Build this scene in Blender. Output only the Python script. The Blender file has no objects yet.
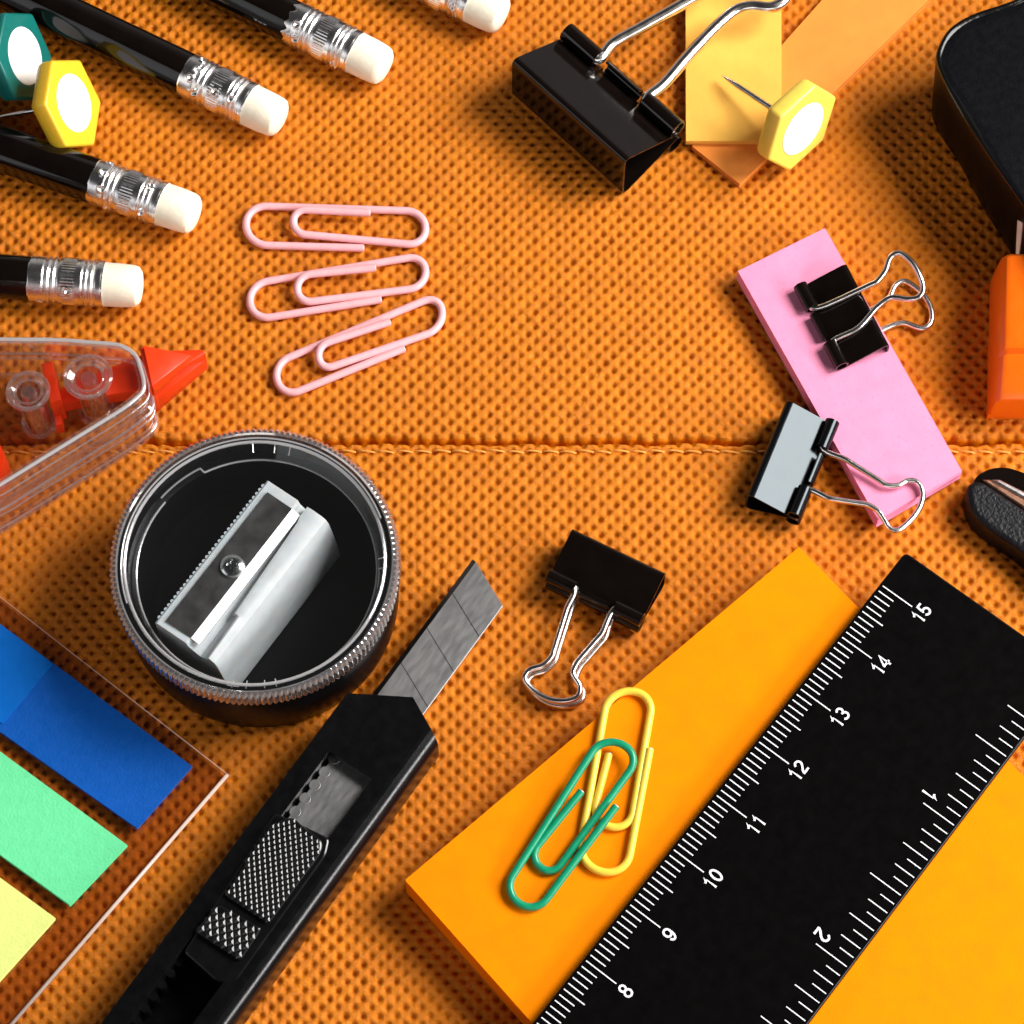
import bpy, bmesh, math, random
import numpy as np
from mathutils import Vector, Matrix
random.seed(7)
R = math.radians
# everything below is written in centimetres and brought to metres at the end
SC = bpy.context.scene
COL = SC.collection

# ------------------------------------------------------------------ camera
TILT, DIST, FPX = R(22.0), 45.5, 3000.0
CAM = Vector((0, -DIST * math.sin(TILT), DIST * math.cos(TILT)))
RX = Vector((1, 0, 0)); UP = Vector((0, math.cos(TILT), math.sin(TILT))); FW = -Vector((0, -math.sin(TILT), math.cos(TILT)))
def P(x, y, z=0.0):
    """point of the table space at height z seen at photo position x, y"""
    d = FW + RX * ((x - 512) / FPX) + UP * ((512 - y) / FPX)
    return CAM + d * ((z - CAM.z) / d.z)

# ------------------------------------------------------------------ materials
MATS = {}
def nodes(name):
    m = bpy.data.materials.new(name); m.use_nodes = True
    nt = m.node_tree; b = nt.nodes['Principled BSDF']
    return m, nt, b
def mat(name, col, rough=.5, metal=0., spec=.5, var=0., vscale=4., bump=0., bscale=30., coat=0., sss=0., trans=0., ior=1.5,
        stretch=None, speck=None):
    if name in MATS: return MATS[name]
    m, nt, b = nodes(name); L = nt.links
    b.inputs['Base Color'].default_value = (*col, 1)
    b.inputs['Roughness'].default_value = rough
    b.inputs['Metallic'].default_value = metal
    b.inputs['Specular IOR Level'].default_value = spec
    b.inputs['IOR'].default_value = ior
    if coat: b.inputs['Coat Weight'].default_value = coat; b.inputs['Coat Roughness'].default_value = .08
    if trans: b.inputs['Transmission Weight'].default_value = trans
    if sss:
        b.inputs['Subsurface Weight'].default_value = sss
        b.inputs['Subsurface Radius'].default_value = (1, .6, .4)
        b.inputs['Subsurface Scale'].default_value = .0015
    tc = nt.nodes.new('ShaderNodeTexCoord'); mp = nt.nodes.new('ShaderNodeMapping')
    L.new(tc.outputs['Object'], mp.inputs['Vector'])
    s = stretch or (1, 1, 1); mp.inputs['Scale'].default_value = (100 * s[0], 100 * s[1], 100 * s[2])
    if var:
        n = nt.nodes.new('ShaderNodeTexNoise'); n.inputs['Scale'].default_value = vscale; n.inputs['Detail'].default_value = 6
        L.new(mp.outputs[0], n.inputs['Vector'])
        r = nt.nodes.new('ShaderNodeValToRGB')
        r.color_ramp.elements[0].position = .3; r.color_ramp.elements[1].position = .7
        r.color_ramp.elements[0].color = (*[c * (1 - var) for c in col], 1)
        r.color_ramp.elements[1].color = (*[min(1, c * (1 + var)) for c in col], 1)
        L.new(n.outputs['Fac'], r.inputs['Fac']); src = r.outputs['Color']
        if speck:
            n3 = nt.nodes.new('ShaderNodeTexNoise'); n3.inputs['Scale'].default_value = speck[0]; n3.inputs['Detail'].default_value = 2
            L.new(mp.outputs[0], n3.inputs['Vector'])
            rr = nt.nodes.new('ShaderNodeValToRGB'); rr.color_ramp.elements[0].position = speck[1]; rr.color_ramp.elements[1].position = speck[1] + .06
            L.new(n3.outputs['Fac'], rr.inputs['Fac'])
            mx = nt.nodes.new('ShaderNodeMixRGB'); mx.inputs['Color2'].default_value = (*speck[2], 1)
            L.new(rr.outputs['Color'], mx.inputs['Fac']); L.new(src, mx.inputs['Color1']); src = mx.outputs['Color']
        L.new(src, b.inputs['Base Color'])
        mr = nt.nodes.new('ShaderNodeMapRange'); mr.inputs['To Min'].default_value = max(.02, rough * .8); mr.inputs['To Max'].default_value = min(1, rough * 1.25)
        L.new(n.outputs['Fac'], mr.inputs['Value']); L.new(mr.outputs[0], b.inputs['Roughness'])
    if bump:
        n2 = nt.nodes.new('ShaderNodeTexNoise'); n2.inputs['Scale'].default_value = bscale; n2.inputs['Detail'].default_value = 4
        L.new(mp.outputs[0], n2.inputs['Vector'])
        bp = nt.nodes.new('ShaderNodeBump'); bp.inputs['Strength'].default_value = 1; bp.inputs['Distance'].default_value = bump * .01
        L.new(n2.outputs['Fac'], bp.inputs['Height']); L.new(bp.outputs['Normal'], b.inputs['Normal'])
    MATS[name] = m
    return m
def clear(name, tint=(.95, .93, .93), lo=.04, hi=.75, rough=.04, haze=0.):
    """thin clear plastic: transmits straight through, mirrors more at grazing angles"""
    if name in MATS: return MATS[name]
    m = bpy.data.materials.new(name); m.use_nodes = True; nt = m.node_tree; nt.nodes.clear(); L = nt.links
    o = nt.nodes.new('ShaderNodeOutputMaterial'); t = nt.nodes.new('ShaderNodeBsdfTransparent'); g = nt.nodes.new('ShaderNodeBsdfGlossy')
    mx = nt.nodes.new('ShaderNodeMixShader'); lw = nt.nodes.new('ShaderNodeLayerWeight'); mr = nt.nodes.new('ShaderNodeMapRange')
    t.inputs['Color'].default_value = (*tint, 1); g.inputs['Roughness'].default_value = rough; g.inputs['Color'].default_value = (1, .97, .96, 1)
    lw.inputs['Blend'].default_value = .35
    mr.inputs['To Min'].default_value = lo; mr.inputs['To Max'].default_value = hi
    L.new(lw.outputs['Facing'], mr.inputs['Value']); L.new(mr.outputs[0], mx.inputs['Fac'])
    L.new(t.outputs[0], mx.inputs[1]); L.new(g.outputs[0], mx.inputs[2]); L.new(mx.outputs[0], o.inputs['Surface'])
    if haze:                                                 # white diffuse share stands in for edge highlights and haze
        df = nt.nodes.new('ShaderNodeBsdfDiffuse'); df.inputs['Color'].default_value = (.85, .83, .83, 1)
        m2 = nt.nodes.new('ShaderNodeMixShader'); m2.inputs['Fac'].default_value = haze
        L.new(t.outputs[0], m2.inputs[1]); L.new(df.outputs[0], m2.inputs[2]); L.new(m2.outputs[0], mx.inputs[1])
    tc = nt.nodes.new('ShaderNodeTexCoord'); n = nt.nodes.new('ShaderNodeTexNoise'); n.inputs['Scale'].default_value = 160; n.inputs['Detail'].default_value = 3
    L.new(tc.outputs['Object'], n.inputs['Vector'])
    bp = nt.nodes.new('ShaderNodeBump'); bp.inputs['Distance'].default_value = .0002; bp.inputs['Strength'].default_value = .35
    L.new(n.outputs['Fac'], bp.inputs['Height']); L.new(bp.outputs[0], g.inputs['Normal']); L.new(bp.outputs[0], lw.inputs['Normal'])
    MATS[name] = m
    return m

def leather_mat(margin=False):
    m, nt, b = nodes('orange_leather_margin' if margin else 'orange_leather'); L = nt.links
    tc = nt.nodes.new('ShaderNodeTexCoord'); mp = nt.nodes.new('ShaderNodeMapping'); mp.inputs['Scale'].default_value = (100, 100, 100)
    L.new(tc.outputs['Object'], mp.inputs['Vector'])
    def noise(sc, det=5, rough=.55):
        n = nt.nodes.new('ShaderNodeTexNoise'); n.inputs['Scale'].default_value = sc; n.inputs['Detail'].default_value = det
        n.inputs['Roughness'].default_value = rough; L.new(mp.outputs[0], n.inputs['Vector']); return n.outputs['Fac']
    r = nt.nodes.new('ShaderNodeValToRGB'); e = r.color_ramp.elements
    e[0].position = .25; e[1].position = .75
    e[0].color = (.47, .118, .001, 1); e[1].color = (.82, .245, .002, 1)
    fib = nt.nodes.new('ShaderNodeTexNoise'); fib.inputs['Scale'].default_value = 9; fib.inputs['Detail'].default_value = 7; fib.inputs['Roughness'].default_value = .7
    mp2 = nt.nodes.new('ShaderNodeMapping'); mp2.inputs['Scale'].default_value = (30, 620, 100); mp2.inputs['Rotation'].default_value = (0, 0, R(-40))
    L.new(tc.outputs['Object'], mp2.inputs['Vector']); L.new(mp2.outputs[0], fib.inputs['Vector'])
    mixn = nt.nodes.new('ShaderNodeMath'); mixn.operation = 'ADD'
    a1 = nt.nodes.new('ShaderNodeMath'); a1.operation = 'MULTIPLY'; a1.inputs[1].default_value = .5
    a2 = nt.nodes.new('ShaderNodeMath'); a2.operation = 'MULTIPLY'; a2.inputs[1].default_value = .5
    L.new(noise(2.2, 4), a1.inputs[0]); L.new(noise(22, 6, .7), a2.inputs[0])
    L.new(a1.outputs[0], mixn.inputs[0]); L.new(a2.outputs[0], mixn.inputs[1])
    L.new(mixn.outputs[0], r.inputs['Fac']); L.new(r.outputs['Color'], b.inputs['Base Color'])
    b.inputs['Roughness'].default_value = .31; b.inputs['Specular IOR Level'].default_value = .30
    bp = nt.nodes.new('ShaderNodeBump'); bp.inputs['Distance'].default_value = .00030; bp.inputs['Strength'].default_value = .8
    ad = nt.nodes.new('ShaderNodeMath'); ad.operation = 'MULTIPLY_ADD'; ad.inputs[1].default_value = .6
    L.new(fib.outputs['Fac'], ad.inputs[0]); L.new(noise(26, 6, .65), ad.inputs[2]); L.new(ad.outputs[0], bp.inputs['Height']); L.new(bp.outputs[0], b.inputs['Normal'])
    if margin:
        sp = nt.nodes.new('ShaderNodeSeparateXYZ'); L.new(mp.outputs[0], sp.inputs[0]); fac = []
        for ax_, per in (('X', .241), ('Y', .249)):
            k_ = nt.nodes.new('ShaderNodeMath'); k_.operation = 'MULTIPLY'; k_.inputs[1].default_value = 2 * math.pi / per; L.new(sp.outputs[ax_], k_.inputs[0])
            c_ = nt.nodes.new('ShaderNodeMath'); c_.operation = 'COSINE'; L.new(k_.outputs[0], c_.inputs[0]); fac.append(c_.outputs[0])
        pr_ = nt.nodes.new('ShaderNodeMath'); pr_.operation = 'MULTIPLY'; L.new(fac[0], pr_.inputs[0]); L.new(fac[1], pr_.inputs[1])
        cl_ = nt.nodes.new('ShaderNodeMapRange'); cl_.inputs['From Min'].default_value = .25; cl_.inputs['To Min'].default_value = 1; cl_.inputs['To Max'].default_value = 0
        L.new(pr_.outputs[0], cl_.inputs['Value'])
        b2 = nt.nodes.new('ShaderNodeBump'); b2.inputs['Distance'].default_value = .0007; L.new(cl_.outputs[0], b2.inputs['Height']); L.new(bp.outputs[0], b2.inputs['Normal'])
        L.new(b2.outputs[0], b.inputs['Normal'])
    return m

# ------------------------------------------------------------------ mesh helpers
def finish(name, bm, m, parent=None, smooth=35, flatbig=False):
    me = bpy.data.meshes.new(name)
    bmesh.ops.recalc_face_normals(bm, faces=bm.faces[:])
    bm.to_mesh(me); bm.free()
    for x in (m if isinstance(m, (list, tuple)) else [m]): me.materials.append(x)
    if smooth is not None:
        me.shade_smooth(); me.set_sharp_from_angle(angle=R(smooth))
        ar = sorted(p.area for p in me.polygons); med = ar[len(ar) // 2]
        for p in me.polygons:                                  # broad plane faces stay truly plane
            if len(p.vertices) > 4 or (flatbig and p.area > 15 * med): p.use_smooth = False
    o = bpy.data.objects.new(name, me); COL.objects.link(o)
    if parent is not None: o.parent = parent
    return o
def thing(name, label, cat, loc=(0, 0, 0), rot=None, group=None):
    o = bpy.data.objects.new(name, None); COL.objects.link(o); o.empty_display_size = .5
    o.location = loc
    if rot is not None: o.rotation_euler = rot
    tag(o, label, cat, group); return o
def tag(o, label, cat, group=None):
    o['label'] = label; o['category'] = cat
    if group: o['group'] = group
    return o
def mw(root):
    return Matrix.Translation(root.location) @ root.rotation_euler.to_matrix().to_4x4()
def toL(root, pts):
    inv = mw(root).inverted(); return [inv @ p for p in pts]
def ring_loft(bm, rings, closed=True, cap=True):
    vs = [[bm.verts.new(p) for p in r] for r in rings]
    n = len(vs[0])
    for a, b in zip(vs, vs[1:]):
        for i in range(n if closed else n - 1):
            j = (i + 1) % n
            try: bm.faces.new((a[i], a[j], b[j], b[i]))
            except ValueError: pass
    if cap and closed:
        bm.faces.new(vs[0][::-1]); bm.faces.new(vs[-1])
    return vs
def prism(bm, pts, z0, z1, bev=0., segs=2, bottom_bev=False):
    """upright extrusion of an outline"""
    pts = [Vector((p[0], p[1], 0)) for p in pts]
    b = bmesh.new()
    lo = [b.verts.new((p.x, p.y, z0)) for p in pts]; hi = [b.verts.new((p.x, p.y, z1)) for p in pts]
    n = len(pts)
    top = b.faces.new(hi); b.faces.new(lo[::-1])
    for i in range(n):
        j = (i + 1) % n; b.faces.new((lo[i], lo[j], hi[j], hi[i]))
    bmesh.ops.recalc_face_normals(b, faces=b.faces[:])
    if bev:
        ed = [e for e in b.edges if all(v in hi for v in e.verts)]
        if bottom_bev: ed += [e for e in b.edges if all(v in lo for v in e.verts)]
        bmesh.ops.bevel(b, geom=ed, offset=bev, segments=segs, profile=.5, affect='EDGES', clamp_overlap=True)
    merge(bm, b)
def merge(bm, b):
    me = bpy.data.meshes.new('tmp'); b.to_mesh(me); b.free(); bm.from_mesh(me); bpy.data.meshes.remove(me)
def box(bm, c, s, bev=0., segs=2, mtx=None):
    b = bmesh.new(); bmesh.ops.create_cube(b, size=1)
    bmesh.ops.scale(b, vec=s, verts=b.verts[:])
    if bev: bmesh.ops.bevel(b, geom=b.edges[:], offset=bev, segments=segs, profile=.5, affect='EDGES')
    bmesh.ops.translate(b, vec=c, verts=b.verts[:])
    if mtx is not None: bmesh.ops.transform(b, matrix=mtx, verts=b.verts[:])
    merge(bm, b)
def tube(bm, pts, r, n=12, cap=True):
    pts = [Vector(p) for p in pts]
    rs = r if isinstance(r, (list, tuple)) else [r] * len(pts)
    t = [(pts[min(i + 1, len(pts) - 1)] - pts[max(i - 1, 0)]).normalized() for i in range(len(pts))]
    up = Vector((0, 0, 1)) if abs(t[0].z) < .9 else Vector((1, 0, 0))
    u = (up - t[0] * up.dot(t[0])).normalized(); rings = []
    for p, d, rr in zip(pts, t, rs):
        u = (u - d * u.dot(d)).normalized(); v = d.cross(u)
        rings.append([p + (u * math.cos(2 * math.pi * k / n) + v * math.sin(2 * math.pi * k / n)) * rr for k in range(n)])
    ring_loft(bm, rings, True, cap)
def catmull(pts, sub=6, straight=0):
    pts = [Vector(p) for p in pts]; out = []
    if straight:
        q = pts[:1]
        for a_, b_ in zip(pts, pts[1:]):
            if (b_ - a_).length > straight: q += [a_.lerp(b_, .18), a_.lerp(b_, .5), a_.lerp(b_, .84)]
            q.append(b_)
        pts = q
    q = [pts[0] * 2 - pts[1]] + pts + [pts[-1] * 2 - pts[-2]]
    for i in range(1, len(q) - 2):
        p0, p1, p2, p3 = q[i - 1:i + 3]
        # centripetal, so that short segments do not overshoot
        t0 = 0; t1 = t0 + max((p1 - p0).length, 1e-6) ** .5; t2 = t1 + max((p2 - p1).length, 1e-6) ** .5; t3 = t2 + max((p3 - p2).length, 1e-6) ** .5
        for k in range(sub):
            tt = t1 + (t2 - t1) * k / sub
            a1 = p0 * ((t1 - tt) / (t1 - t0)) + p1 * ((tt - t0) / (t1 - t0)); a2 = p1 * ((t2 - tt) / (t2 - t1)) + p2 * ((tt - t1) / (t2 - t1))
            a3 = p2 * ((t3 - tt) / (t3 - t2)) + p3 * ((tt - t2) / (t3 - t2))
            b1 = a1 * ((t2 - tt) / (t2 - t0)) + a2 * ((tt - t0) / (t2 - t0)); b2 = a2 * ((t3 - tt) / (t3 - t1)) + a3 * ((tt - t1) / (t3 - t1))
            out.append(b1 * ((t2 - tt) / (t2 - t1)) + b2 * ((tt - t1) / (t2 - t1)))
    out.append(pts[-1]); return out
def fillet(pts, frac=.47, n=9, rad=None):
    """round the corners of an open polyline; each takes frac of its shorter leg or a fixed length"""
    pts = [Vector(p) for p in pts]; out = [pts[0]]
    for i in range(1, len(pts) - 1):
        a, p, b = pts[i - 1:i + 2]
        t = min((a - p).length, (b - p).length) * frac
        if rad: t = min(t, rad)
        s = p + (a - p).normalized() * t; e = p + (b - p).normalized() * t
        c1 = s.lerp(p, .56); c2 = e.lerp(p, .56)
        for k in range(n + 1):
            q = k / n
            out.append(s * (1 - q) ** 3 + c1 * 3 * q * (1 - q) ** 2 + c2 * 3 * q * q * (1 - q) + e * q ** 3)
    out.append(pts[-1]); return out
def round_poly(pts, rad, n=6):
    """closed outline with rounded corners"""
    pts = [Vector((p[0], p[1], 0)) for p in pts]; out = []
    m = len(pts)
    for i in range(m):
        a, p, b = pts[i - 1], pts[i], pts[(i + 1) % m]
        t = min(rad, (a - p).length * .48, (b - p).length * .48)
        s = p + (a - p).normalized() * t; e = p + (b - p).normalized() * t
        for k in range(n + 1):
            q = k / n; out.append(s * (1 - q) ** 2 + p * 2 * q * (1 - q) + e * q * q)
    return out
def lathe(bm, prof, n=96, rf=None, close=False, a0=0., a1=2 * math.pi):
    full = abs(a1 - a0 - 2 * math.pi) < 1e-6
    cnt = n if full else n + 1
    rows = []
    for i in range(cnt):
        a = a0 + (a1 - a0) * i / n
        rows.append([bm.verts.new(((r if rf is None else rf(r, a, k)) * math.cos(a), (r if rf is None else rf(r, a, k)) * math.sin(a), z)) for k, (r, z) in enumerate(prof)])
    m = len(prof)
    for i in range(n):
        A, B = rows[i], rows[(i + 1) % cnt]
        for k in range(m if close else m - 1):
            q = [A[k], B[k], B[(k + 1) % m], A[(k + 1) % m]]
            try: bm.faces.new(q)
            except ValueError: pass
    bmesh.ops.remove_doubles(bm, verts=bm.verts[:], dist=1e-5)
def sheet(bm, prof, x0, x1, t):
    """bent strip of sheet: profile in (y, z), thickness t, from x0 to x1"""
    pr = [Vector((0, p[0], p[1])) for p in prof]; off = []
    for i in range(len(pr)):
        d = (pr[min(i + 1, len(pr) - 1)] - pr[max(i - 1, 0)]).normalized()
        off.append(pr[i] + Vector((0, -d.z, d.y)) * t)
    ring = pr + off[::-1]; n = len(pr)
    A = [bm.verts.new((x0, p.y, p.z)) for p in ring]; B = [bm.verts.new((x1, p.y, p.z)) for p in ring]
    m = len(ring)
    for i in range(m):
        j = (i + 1) % m; bm.faces.new((A[i], A[j], B[j], B[i]))
    for i in range(n - 1):
        for S in (A, B): bm.faces.new((S[i], S[i + 1], S[m - 2 - i], S[m - 1 - i]))
def px(pts, z):
    return [P(x, y, z) for x, y in pts]

# ------------------------------------------------------------------ material set
BLK_GLOSS = mat('black_lacquer', (.0048, .0030, .0024), .09, spec=.42, var=.2, vscale=3, bump=.0006, bscale=9)  # brown tint puts the warm reflections into the base colour
BLK_PLASTIC = mat('black_plastic', (.0035, .0035, .004), .20, spec=.4, var=.25, vscale=6, bump=.0012, bscale=45)
BLUE_GLOSS = mat('black_blue_sheen', (.0035, .0035, .004), .17, spec=.32, var=.2, vscale=3, bump=.010, bscale=.9)
BLUE_GLOSS.node_tree.nodes['Principled BSDF'].inputs['Specular Tint'].default_value = (.80, .93, 1, 1)  # bluish cast of the softbox reflection tinted into the black gloss
BLK_MATTE = mat('black_matte', (.012, .012, .014), .55, var=.3, vscale=8, bump=.002, bscale=60)
STEEL = mat('nickel_wire', (.86, .82, .79), .22, 1., var=.12, vscale=7, bump=.0008, bscale=20)
ALU = mat('aluminium', (.88, .86, .86), .27, 1., var=.1, vscale=6, bump=.0015, bscale=14)
WHITE_RUB = mat('white_rubber', (.93, .87, .70), .55, var=.05, vscale=5, bump=.004, bscale=16, sss=.25, speck=(2.2, .66, (.70, .66, .58)))
WHITE_PL = mat('white_plastic', (.60, .635, .64), .42, var=.06, vscale=5, bump=.0012, bscale=26, sss=.5)
PINK_WIRE = mat('pink_vinyl', (.91, .46, .49), .33, var=.06, vscale=9, bump=.0008, bscale=30)
WHITE_TIP = mat('bare_wire_end', (.85, .83, .80), .4, .3, var=.05)
INK = mat('white_ink', (.78, .80, .82), .5, var=.06, vscale=30)
CLEAR = clear('clear_plastic', (.992, .978, .975), .04, .65, .06, haze=.035)
CLEAR_RIM = clear('clear_rim', (.58, .60, .64), .30, .98, .07, haze=.12)
RIMW = clear('rim_bead', (.8, .82, .84), .25, .9, .12, haze=.45)

# ------------------------------------------------------------------ table cover
def tabletop():
    x0, x1, y0, y1, st = -10.6, 10.6, -9.8, 11.0, .0262
    nx, ny = int((x1 - x0) / st) + 1, int((y1 - y0) / st) + 1
    xs = np.linspace(x0, x1, nx); ys = np.linspace(y0, y1, ny)
    X, Y = np.meshgrid(xs, ys)
    rng = np.random.default_rng(3)
    def smooth_noise(cell, amp):
        gx, gy = int((x1 - x0) / cell) + 3, int((y1 - y0) / cell) + 3
        g = rng.normal(size=(gy, gx)) * amp
        fx = (X - x0) / cell; fy = (Y - y0) / cell
        ix = fx.astype(int); iy = fy.astype(int); tx = fx - ix; ty = fy - iy
        tx = tx * tx * (3 - 2 * tx); ty = ty * ty * (3 - 2 * ty)
        return (g[iy, ix] * (1 - tx) + g[iy, ix + 1] * tx) * (1 - ty) + (g[iy + 1, ix] * (1 - tx) + g[iy + 1, ix + 1] * tx) * ty
    pxx, pyy = .241, .249
    wx = X + smooth_noise(.9, .006); wy = Y + smooth_noise(.9, .006)
    shear = .018
    u = wx / pxx + wy * shear; v = wy / pyy
    def pit(u, v, seed):
        cu = np.round(u); cv = np.round(v)
        h = np.sin(cu * 12.9898 + cv * 78.233 + seed) * 43758.5453; h = h - np.floor(h)
        h2 = h * 97.13; h2 = h2 - np.floor(h2)
        dx = (u - cu + (h - .5) * .05) * pxx; dy = (v - cv + (h2 - .5) * .05) * pyy
        d = (np.abs(dx) ** 1.7 + np.abs(dy) ** 1.7) ** (1 / 1.7)
        s = np.clip(1.06 - d / (.061 + .009 * h), 0, 1); s = np.minimum(s, .94)
        return s * (.85 + .3 * h2)
    pits = pit(u, v, 0.) + pit(u + .5, v + .5, 2.3)
    Z = -.082 * pits + smooth_noise(1.6, .006) + smooth_noise(.11, .0025) + smooth_noise(.05, .0028)
    # sewn seam: the farther panel folds under along a line across the table
    ysm = P(512, 441).y; yst = P(512, 451).y
    wob = ysm + .012 * np.sin(X * 5.1) + smooth_noise(.4, .01)
    g = np.exp(-((Y - wob) / .036) ** 4)
    saw = .55 + .45 * np.cos(2 * math.pi * X / pxx)
    Z -= g * (.20 + .40 * saw ** 2)
    Z -= .035 * np.exp(-((Y - yst) / .05) ** 2)
    Z += .008 * np.exp(-((Y - wob - .14) / .07) ** 2)
    co = np.stack([X, Y, Z], -1).reshape(-1, 3).astype(np.float32)
    i = np.arange((ny - 1) * (nx - 1)); r = i // (nx - 1); c = i % (nx - 1); a = r * nx + c
    quads = np.stack([a, a + 1, a + nx + 1, a + nx], -1)
    # plain margin beyond the modelled grain
    B = 70.
    ext = np.array([(-B, -B, 0), (B, -B, 0), (B, B, 0), (-B, B, 0), (x0, y0, 0), (x1, y0, 0), (x1, y1, 0), (x0, y1, 0)], np.float32)
    n0 = len(co); co = np.concatenate([co, ext])
    eq = np.array([(0, 1, 5, 4), (1, 2, 6, 5), (2, 3, 7, 6), (3, 0, 4, 7)]) + n0
    quads = np.concatenate([quads, eq])
    me = bpy.data.meshes.new('tabletop')
    me.vertices.add(len(co)); me.vertices.foreach_set('co', co.ravel())
    me.loops.add(quads.size); me.loops.foreach_set('vertex_index', quads.ravel().astype(np.int32))
    me.polygons.add(len(quads)); me.polygons.foreach_set('loop_start', (np.arange(len(quads)) * 4).astype(np.int32))
    me.update(calc_edges=True); me.shade_smooth(); me.materials.append(leather_mat()); me.materials.append(leather_mat(True))
    me.polygons.foreach_set('material_index', np.concatenate([np.zeros(len(quads) - 4, np.int32), np.ones(4, np.int32)]))
    o = bpy.data.objects.new('tabletop', me); COL.objects.link(o); o['kind'] = 'structure'
    o['label'] = 'orange dimpled leather tabletop with a sewn seam'
    bm = bmesh.new(); x = -10.4; k = 0
    while x < 10.4:
        ln = .25 + random.uniform(-.02, .02); j = random.uniform(-.012, .012)
        pts = [(x, yst + .015 + j, -.05), (x + ln * .25, yst + .008 + j, -.010), (x + ln * .75, yst - .008 + j, -.006), (x + ln, yst - .018 + j, -.03)]
        tube(bm, catmull(pts, 3), .014, 6); x += ln + .03
    finish('stitching', bm, mat('orange_thread', (.85, .38, .07), .6, var=.15, vscale=20), o)
    return o
tabletop()

# ------------------------------------------------------------------ pencils
def pencil(tip_px, back_px, label, jag=False, turn=0., barrel=None):
    r = .37
    a = P(*tip_px, r); b = P(*back_px, r)
    ang = math.atan2(a.y - b.y, a.x - b.x)
    root = thing('pencil', label, 'pencil', (a.x, a.y, 0), (0, 0, ang), 'black pencils with white erasers')
    M = Matrix.Translation((0, 0, r)) @ Matrix.Rotation(math.pi / 2, 4, 'Y') @ Matrix.Rotation(turn, 4, 'Z')   # lathe z -> +x
    def lath(prof, rf=None, n=64):
        bm = bmesh.new(); lathe(bm, prof, n, rf); bmesh.ops.transform(bm, matrix=M, verts=bm.verts[:]); return bm
    # eraser from x = 0 back to -0.62
    pe = [(0, 0), (.16, -.004), (.25, -.022), (.305, -.065), (.325, -.13), (.338, -.3), (.343, -.72), (0, -.72)]
    finish('eraser', lath(pe, lambda rr, an, k: rr * (1 + .012 * math.sin(3 * an + k))), WHITE_RUB, root)
    # ferrule: crimped tube with grooves and a knurled belt
    pf = []; z = -.58
    N = 120
    for i in range(N + 1):
        q = i / N; z = -.57 - q * 1.17
        rr = .362
        for c in (.12, .19, .26, .62, .70, .78):
            rr -= .022 * math.exp(-((q - c) / .017) ** 2)
        for c in (.155, .225, .66, .74):
            rr += .010 * math.exp(-((q - c) / .02) ** 2)
        if q < .02 or q > .985: rr -= .006
        pf.append((rr, z))
    pf = [(.33, -.575)] + pf + [(.33, -1.735)]
    dents = [(random.uniform(0, 6.28), q) for q in (.16, .17, .84, .86, .45)]
    dents += [(turn * 0 + a_, q) for a_, q in ((2.2, .84), (3.4, .2), (2.9, .8), (3.9, .72))]
    def rf(rr, an, k):
        q = (k - 1) / N
        if .36 < q < .56:
            rr += .005 * math.sin(an * 46) * min(1, (q - .36) / .02, (.56 - q) / .02)
        for da, dq in dents:
            dd = ((((an - da + math.pi) % (2 * math.pi)) - math.pi) * .36) ** 2 + ((q - dq) * 1.17) ** 2
            rr -= .035 * math.exp(-dd / .0011) - .016 * math.exp(-(math.sqrt(dd) - .055) ** 2 / .0004)
        return rr
    fb = lath(pf, rf, 240)
    if jag:
        for v in fb.verts:
            if v.co.x < -1.66:
                a_ = math.atan2(v.co.y, v.co.z - r); v.co.x += .03 * math.sin(a_ * 13) + .02 * math.sin(a_ * 7 + 1)
    finish('ferrule', fb, ALU, root, 50)
    # barrel: softened six-sided rod
    pb = [(.30, -1.71), (.352, -1.712), (.356, -1.74), (.356, -3.), (.356, -6.), (.356, -10.), (.356, -14.), (.10, -16.2), (.0, -16.4)]
    finish('barrel', lath(pb, lambda rr, an, k: rr * (1 + .022 * math.cos(6 * an)), 72), barrel or BLK_GLOSS, root)
    return root
pencil((282, 120), (188, 75), 'black pencil whose barrel passes just above the green pushpin', turn=.3)
pencil((387, 68), (290, 21), 'black pencil crossing the top edge between the other pencils, its ferrule edge ragged', turn=1.4, jag=True)
pencil((504, 17), (412, -27), 'black pencil showing only its eraser at the top edge, nearest the large binder clip', turn=2.0)
pencil((197, 216), (92, 180), 'black pencil on which the left yellow pushpin leans', turn=.9)
pencil((142, 287), (26, 278), 'black pencil lying nearly level just above the clear roller with the red tip', turn=2.6)

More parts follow.
